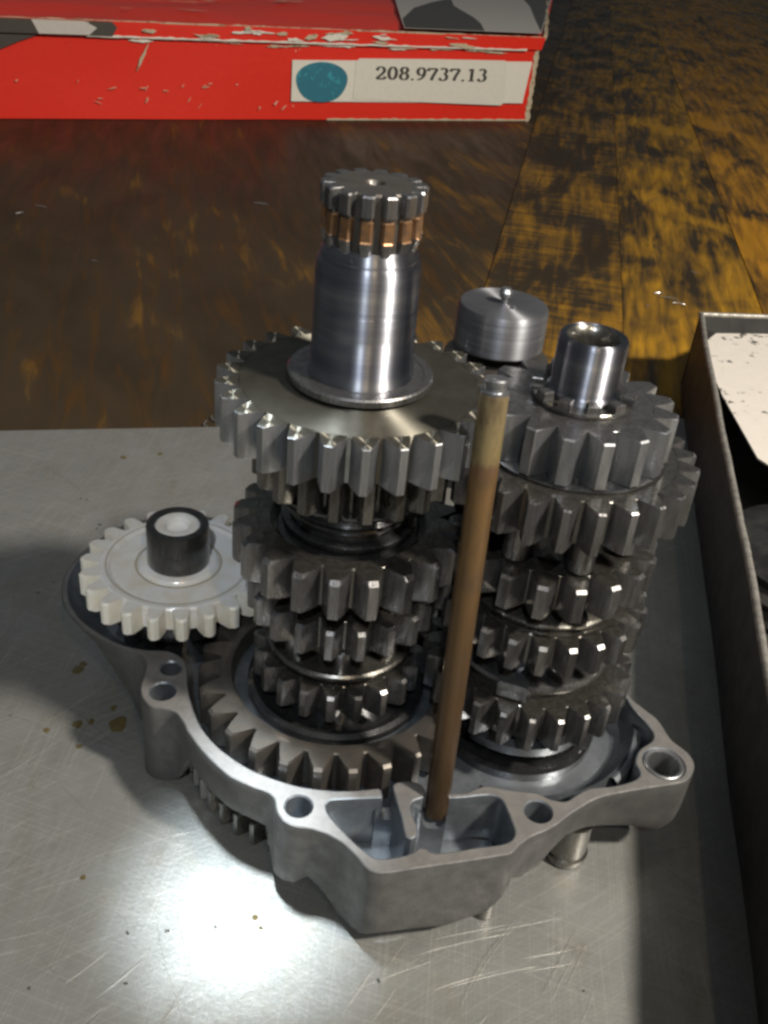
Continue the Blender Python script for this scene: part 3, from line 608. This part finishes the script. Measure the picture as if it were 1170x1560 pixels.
# torn raw edges of the lid and the corner
def ragged(name, path, w, m, parent):
    V, F = [], []
    for i, p in enumerate(path):
        k = noise.noise((i * .9, 2.2, 0)); k2 = noise.noise((i * .7, 8.2, 0))
        r = w * (1 + .8 * k)
        for j in range(6):
            a = 2 * math.pi * j / 6; V.append((p[0] + r * .6 * math.cos(a), p[1] + r * .6 * math.cos(a) * .2 + k2 * w * .4, p[2] + r * math.sin(a) + k * w * .5))
    n = len(path)
    for i in range(n - 1):
        for j in range(6): F.append([i * 6 + j, i * 6 + (j + 1) % 6, (i + 1) * 6 + (j + 1) % 6, (i + 1) * 6 + j])
    F.append(list(range(6))); F.append([(n - 1) * 6 + j for j in range(6)])
    return link(name, V, F, m, parent, 50)
def off(p, o): return tuple(Vector(p) + nn * o)
ragged('torn_edge', [off(bp3(.15 + .25 * noise.noise((i * .5, 0, 0)), .1 + i * .28), .1) for i in range(30)], .42, 'raw_card', bx)
ragged('torn_edge', [off(bp3(.9 + .2 * noise.noise((i * .4, 4, 0)), 9.45, -.3 + i * 1.0), .1) for i in range(50)], .42, 'raw_card', bx)
ragged('torn_edge', [off(bp3(-52 + i * .6, 8.02 + .06 * noise.noise((i * .4, 1, 0))), .55) for i in range(85)], .10, 'white_print', bx)
ragged('torn_edge', [off(bp3(-86 + i * .9, 9.42), .40) for i in range(97)], .09, 'raw_card', bx)
ragged('torn_edge', [off(bp3(-26 + i * .6, .06), .12) for i in range(44)], .11, 'raw_card', bx)
# print on the front
def flat(name, poly, m, parent, off_, top=False, thick=.03):
    P = [bp3(u, HBT + off_, v) if top else tuple(Vector(bp3(u, v)) + nn * off_) for u, v in poly]
    up = Vector((0, 0, thick)) if top else nn * thick
    n = len(P); V = P + [tuple(Vector(p) + up) for p in P]
    tr = tessellate_polygon([[Vector((u, v, 0)) for u, v in poly]])
    F = [list(t) for t in tr] + [[i + n for i in t] for t in tr] + [[i, (i + 1) % n, n + (i + 1) % n, n + i] for i in range(n)]
    return link(name, V, F, m, parent, 0)
flat('white_label', [(-30.4, 2.0), (-.95, 2.05), (-.45, 6.75), (-30.4, 6.25)], 'white_print', bx, .30)
flat('blue_dot', [(-26.9 + 3.0 * math.cos(a) * (1 + .05 * math.sin(3 * a)), 4.05 + 2.2 * math.sin(a) * (1 + .05 * math.cos(2 * a))) for a in [2 * math.pi * i / 40 for i in range(40)]], 'blue', bx, .37)
stk = flat('paper_sticker', [(-23.1, 2.3), (-12, 2.0), (-4.0, 1.8), (-3.5, 2.1), (-3.8, 6.55), (-4.2, 6.8), (-13, 6.75), (-22.6, 6.6), (-23.0, 6.2)], 'sticker', bx, .37)
def lettering(text, u0, u1, v0, v1, off0):
    """serif figures drawn stroke by stroke with a broad pen: thick uprights, thin level strokes"""
    def ell(cx, cy, rx, ry, a0, a1, n=20): return [(cx + rx * math.cos(R(a0 + (a1 - a0) * i / n)), cy + ry * math.sin(R(a0 + (a1 - a0) * i / n))) for i in range(n + 1)]
    G = {'0': [ell(.27, .5, .18, .46, 0, 360, 32)],
         '8': [ell(.27, .745, .15, .215, 0, 360, 28), ell(.27, .27, .18, .245, 0, 360, 28)],
         '2': [ell(.26, .70, .17, .25, 165, -30, 18) + [(.33, .42), (.20, .25), (.08, .08)], [(.06, .06), (.46, .06)], [(.45, .05), (.48, .24)], ell(.10, .74, .035, .035, 0, 360, 12)],
         '9': [ell(.26, .67, .17, .28, 0, 360, 28), [(.43, .67), (.42, .45), (.36, .25), (.26, .11), (.10, .04)]],
         '7': [[(.05, .90), (.48, .90)], [(.06, .92), (.04, .72)], [(.47, .88), (.36, .55), (.27, .28), (.23, .02)]],
         '3': [ell(.24, .75, .15, .21, 150, -80, 20), ell(.23, .28, .19, .26, 80, -150, 24), ell(.09, .15, .035, .035, 0, 360, 12)],
         '1': [[(.28, .97), (.28, .05)], [(.12, .84), (.28, .95)], [(.12, .03), (.44, .03)]],
         '.': [ell(.12, .055, .03, .035, 0, 360, 12)]}
    adv = {'.': .27}; tot = sum(adv.get(c, .56) for c in text); x = 0; layer = 0
    for ch in text:
        V, F = [], []
        for st in G[ch]:
            layer += 1; n = len(st); base = len(V)
            for i, (px, py) in enumerate(st):
                a, b_ = st[max(i - 1, 0)], st[min(i + 1, n - 1)]
                if abs(st[0][0] - st[-1][0]) + abs(st[0][1] - st[-1][1]) < 1e-6 and i in (0, n - 1): a, b_ = st[-2], st[1]
                dx, dy = b_[0] - a[0], b_[1] - a[1]; l = math.hypot(dx, dy) or 1; dx /= l; dy /= l
                w = (.035 + .045 * abs(dy)) if ch != '7' or layer else .05
                if len(st) == 2 and abs(dy) < .3 and ch in '27': w = .062
                if n == 13: w = .045
                for sg in (1, -1):
                    gx, gy = x + px - dy * w * sg, py + dx * w * sg
                    V.append(tuple(Vector(bp3(u0 + (u1 - u0) * gx / tot, v0 + (v1 - v0) * gy)) + nn * (off0 + .002 * layer)))
            for i in range(n - 1): F.append([base + 2 * i, base + 2 * i + 1, base + 2 * i + 3, base + 2 * i + 2])
        x += adv.get(ch, .56); link('printed_figure', V, F, 'ink', stk, 0)
lettering('208.9737.13', -20.6, -6.2, 4.45, 5.85, .405)
# black and grey logo print that wraps from the lid over its edge
def arc(cx, cy, rx, ry, a0, a1, n=24): return [(cx + rx * math.cos(R(a0 + (a1 - a0) * i / n)), cy + ry * math.sin(R(a0 + (a1 - a0) * i / n))) for i in range(n + 1)]
flat('grey_print', [(-17.3, -.2), (-10, -.2), (.4, -.2), (1.0, 20), (1.9, 50), (-26, 50), (-24.2, 38), (-21, 20), (-18.9, 8.4)], 'grey_print', bx, .46, True)
flat('black_print', [(-17.2, -.15), (-7.2, -.15), (-8.2, 7), (-9.6, 13), (-11.8, 20), (-13.6, 26), (-15, 36), (-17.2, 29), (-18.8, 21), (-18.7, 8.4)], 'dark_print', bx, .50, True)
flat('black_print', [(.3, 1.5), (.6, 12), (1.5, 46), (-1.8, 50), (-3.4, 42), (-1.8, 30), (-.7, 14)], 'dark_print', bx, .50, True)
flat('black_print', [(-86, 5.9), (-62.5, 5.9), (-60.2, 6.6), (-58.5, 7.3), (-56.5, 8.0), (-86, 8.0)], 'dark_print', bx, .30)
flat('black_print', [(-86, 8.1), (-49.5, 8.1), (-49.0, 8.9), (-49.5, 9.4), (-86, 9.4)], 'dark_print', bx, .70)
flat('grey_print', [(-56.6, 8.12), (-51.8, 8.12), (-51.0, 8.8), (-52.2, 9.38), (-57.2, 9.38)], 'grey_print', bx, .76)
rnd = random.Random(5)
def sliver(u, v, w, h, a, m, off_, top=False):
    n = 14; P = []
    for i in range(n):
        t = 2 * math.pi * i / n; x, y = w * math.cos(t) * rnd.uniform(.55, 1.25), h * math.sin(t) * rnd.uniform(.3, 1.3)
        P.append((u + x * math.cos(a) - y * math.sin(a), v + x * math.sin(a) + y * math.cos(a)))
    flat('scuff', P, m, bx, off_, top, .01)
for k in range(20):
    sliver(rnd.gauss(-43, 7), rnd.choice((1.3, 1.6, 3.2, 3.5)) + rnd.uniform(-.4, .5), rnd.uniform(.12, .5), rnd.uniform(.04, .15), rnd.uniform(-.5, 1.2), 'scuffed_red', .262)
for k in range(16): sliver(rnd.uniform(-52, -2), rnd.uniform(7.5, 7.95), rnd.uniform(.6, 2.4), rnd.uniform(.05, .22), rnd.uniform(-.05, .05), rnd.choice(('raw_card', 'white_print')), .272)
for k in range(22): sliver(rnd.uniform(-50, -4), rnd.uniform(8.2, 9.3), rnd.uniform(.4, 1.8), rnd.uniform(.05, .25), rnd.uniform(-.1, .1), rnd.choice(('raw_card', 'white_print')), .69)
for k in range(9): sliver(rnd.uniform(-56, -36), rnd.uniform(6, 26), rnd.uniform(.5, 2.2), rnd.uniform(.2, .8), rnd.uniform(-.3, .3), 'scuffed_red', .47, True)
sliver(-46.5, 6.2, 1.6, .18, 1.1, 'raw_card', .27); sliver(-25.5, 8.75, 1.3, .5, .1, 'white_print', .74); sliver(-28.5, 8.6, .8, .3, .3, 'raw_card', .76)
# ------------------------------------------------------------------ tray
ty = thing('parts_tray', 'dull steel tray with a worn bright rim at the right edge of the sheet', 'tray', (0, 0, ZS))
P0 = Vector((19.1, 31.2, 0)); P1 = Vector((12.66, -3.0, 0)); P1 = P0 + (P1 - P0) * 1.35; ex = Vector((4.6, .62, 0)).normalized()
dl = (P1 - P0).normalized(); inn = Vector((-dl.y, dl.x, 0)) ; inn = inn if inn.x > 0 else -inn
H = 4.4
def slab(a, b, t, z0, z1, m, name, parent):
    a, b = Vector(a), Vector(b); n = 24; V, F = [], []
    for i in range(n + 1):
        p = a + (b - a) * (i / n); w = noise.noise((i * .33, 1.7, 0)) * .12
        for (o, zz) in ((0, z0), (0, z1), (t, z1), (t, z0)): V.append((p.x + inn.x * (o + w), p.y + inn.y * (o + w), zz))
    for i in range(n):
        for j in range(4): F.append([i * 4 + j, i * 4 + (j + 1) % 4, (i + 1) * 4 + (j + 1) % 4, (i + 1) * 4 + j])
    F.append([0, 1, 2, 3]); F.append([n * 4 + j for j in range(4)]); return link(name, V, F, m, parent, 0)
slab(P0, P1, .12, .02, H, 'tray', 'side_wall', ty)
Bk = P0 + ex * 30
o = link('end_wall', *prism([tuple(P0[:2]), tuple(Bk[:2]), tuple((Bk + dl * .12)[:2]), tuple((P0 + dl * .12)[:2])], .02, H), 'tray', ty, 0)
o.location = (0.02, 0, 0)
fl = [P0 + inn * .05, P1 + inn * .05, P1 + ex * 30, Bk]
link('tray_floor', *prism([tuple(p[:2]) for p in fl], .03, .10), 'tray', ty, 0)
def rimpts(a, b, n=60):
    return [tuple(a + (b - a) * (i / n) + inn * (.06 + noise.noise((i * .33 * 24 / n, 1.7, 0)) * .12) + Vector((0, 0, H + .05 + .05 * noise.noise((i * .6, 5, 0))))) for i in range(n + 1)]
V, F = tube(rimpts(P0, P1), .15, 8); link('tray_rim', V, F, 'tray_rim', ty, 60)
V, F = tube([tuple(P0 + (Bk - P0) * (i / 20) + Vector((0, 0, H + .05))) for i in range(21)], .15, 8); link('tray_rim', V, F, 'tray_rim', ty, 60)

pb = thing('white_board', 'dirty white card with a punched hole lying tilted in the tray', 'card', (22, 27, ZS))
poly = [(-3.0, 2.3), (-1.1, 5.0), (.7, 6.9), (4.5, 9.0), (14, 12), (14, -14), (-2.4, -13.0), (-3.7, -10.5), (-3.55, -4.0), (-3.3, -1.0)]
hole = [(1.15 + .34 * math.cos(2 * math.pi * i / 20), 5.2 + .45 * math.sin(2 * math.pi * i / 20)) for i in range(20)]
def zc(x, y): return 3.3 + .05 * noise.noise((x * .3, y * .3, 0)) + .018 * x - .004 * y * 0
tr = tessellate_polygon([[Vector((x, y, 0)) for x, y in poly], [Vector((x, y, 0)) for x, y in hole]]); al = poly + hole
V = [(x, y, zc(x, y)) for x, y in al] + [(x, y, zc(x, y) + .09) for x, y in al]; n = len(al); npoly = len(poly)
F = [list(t) for t in tr] + [[i + n for i in t] for t in tr] + [[i, (i + 1) % npoly, n + (i + 1) % npoly, n + i] for i in range(npoly)] + [[npoly + i, npoly + (i + 1) % 20, n + npoly + (i + 1) % 20, n + npoly + i] for i in range(20)]
link('card_sheet', V, F, 'paper', pb, 0)
rb = thing('rubber_boot', 'black rubber ribbed part lying in the tray below the white card', 'rubber part', (19.6, 11.0, ZS + .12))
lathe('boot_body', [(0, 0), (4.0, 0), (4.2, .2), (3.9, .7), (4.1, 1.1), (3.7, 1.5), (3.8, 1.9), (3.2, 2.3), (2.2, 2.5), (1.8, 2.3), (0, 2.2)], 'rubber', rb, 64)
sp2 = thing('metal_bracket', 'dark metal bracket at the near end of the tray', 'bracket', (17.0, 1.5, ZS + .12))
link('bracket_plate', *prism([(-1.8, -3), (2, -3.4), (3, 3), (-.6, 3.4)], 0, .5, .06), 'gear_dark', sp2, 40)

# ------------------------------------------------------------------ shavings, dirt and oil drops
def chip(x, y, z, s, rz, k):
    pts = []
    for i in range(7):
        a = i * .55 * k; pts.append((x + s * (i - 3) * .35 * math.cos(rz) + .25 * s * math.sin(a + k), y + s * (i - 3) * .35 * math.sin(rz) + .25 * s * math.cos(a), z + .04 + .05 * s * abs(math.sin(a))))
    return tube(pts, [.02 + .05 * s * math.sin(math.pi * (i + .5) / 7) for i in range(7)], 5)
def chips(name, label, places, cat, m='swarf'):
    vf = [chip(x, y, zz, s, rnd.uniform(0, 3), rnd.uniform(.6, 1.8)) for x, y, zz, s in places]
    V, F = join(*vf); o = link(name, V, F, m, None, 40); tag(o, label, cat, kind='stuff'); return o
pl = [(21.5, 47.5, ZW, .55), (22.0, 46.6, ZW, .7), (22.5, 45.6, ZW, .45), (17.2, 45.0, ZW, .25), (20, 44.6, ZW, .25), (25.5, 53, ZW, .3), (34, 56, ZW, .3), (-9.5, 61, ZW, .6), (-26, 55, ZW, .5), (-27, 53, ZW, .4), (-19, 44, ZW, .2), (-5, 33, ZW, .22), (7.5, 41, ZW, .2), (-7.2, 22.3, ZW, .5), (-7.6, 21.7, ZW, .4)]
chips('metal_shavings', 'bright curled metal shavings scattered on the dark wooden planks', pl, 'shavings')
pl = [(rnd.uniform(-15, 9), rnd.uniform(-14, 15), ZS, rnd.uniform(.02, .07)) for _ in range(60)]
pl = [p for p in pl if not (-10 < p[0] < 11 and -6.5 < p[1] < 9)]
chips('workshop_grit', 'tiny dark grit and filings scattered over the zinc sheet', pl, 'grit', 'ink')
def drop(x, y, r, seed):
    V, F = [(x, y, ZS + .035 * min(1, r * 3))], []
    n = 22
    for ring, (k, zz) in enumerate(((.55, .03), (.9, .014), (1.0, .003))):
        for i in range(n):
            a = 2 * math.pi * i / n; q = r * k * (1 + .45 * noise.noise((math.cos(a) * 1.3 + seed, math.sin(a) * 1.3, seed))); V.append((x + q * math.cos(a), y + q * math.sin(a) * 1.1, ZS + zz * min(1, r * 3)))
    for i in range(n): F.append([0, 1 + i, 1 + (i + 1) % n])
    for g in range(2):
        for i in range(n): F.append([1 + g * n + i, 1 + g * n + (i + 1) % n, 1 + (g + 1) * n + (i + 1) % n, 1 + (g + 1) * n + i])
    return V, F
V, F = join(*[drop(x, y, r, i * 3.7) for i, (x, y, r) in enumerate([(-7.0, .55, .3), (-7.35, 1.3, .12), (-7.9, .6, .12), (-8.3, .45, .16), (-9.2, .1, .1), (-8.9, 3.3, .13), (-9.0, 3.0, .18), (-8.0, -.5, .09), (-9.2, 18.2, .12), (-10.8, 17.6, .14), (-1.7, -6.2, .08), (-1.5, -6.5, .06), (-11, -3, .1), (-6.6, -5.3, .08), (2.5, -9.3, .07), (-10.3, -8.6, .16)])])
o = link('oil_drops', V, F, 'oil', None, 60); tag(o, 'small pools and drops of old brown oil on the zinc sheet', 'oil', kind='stuff')
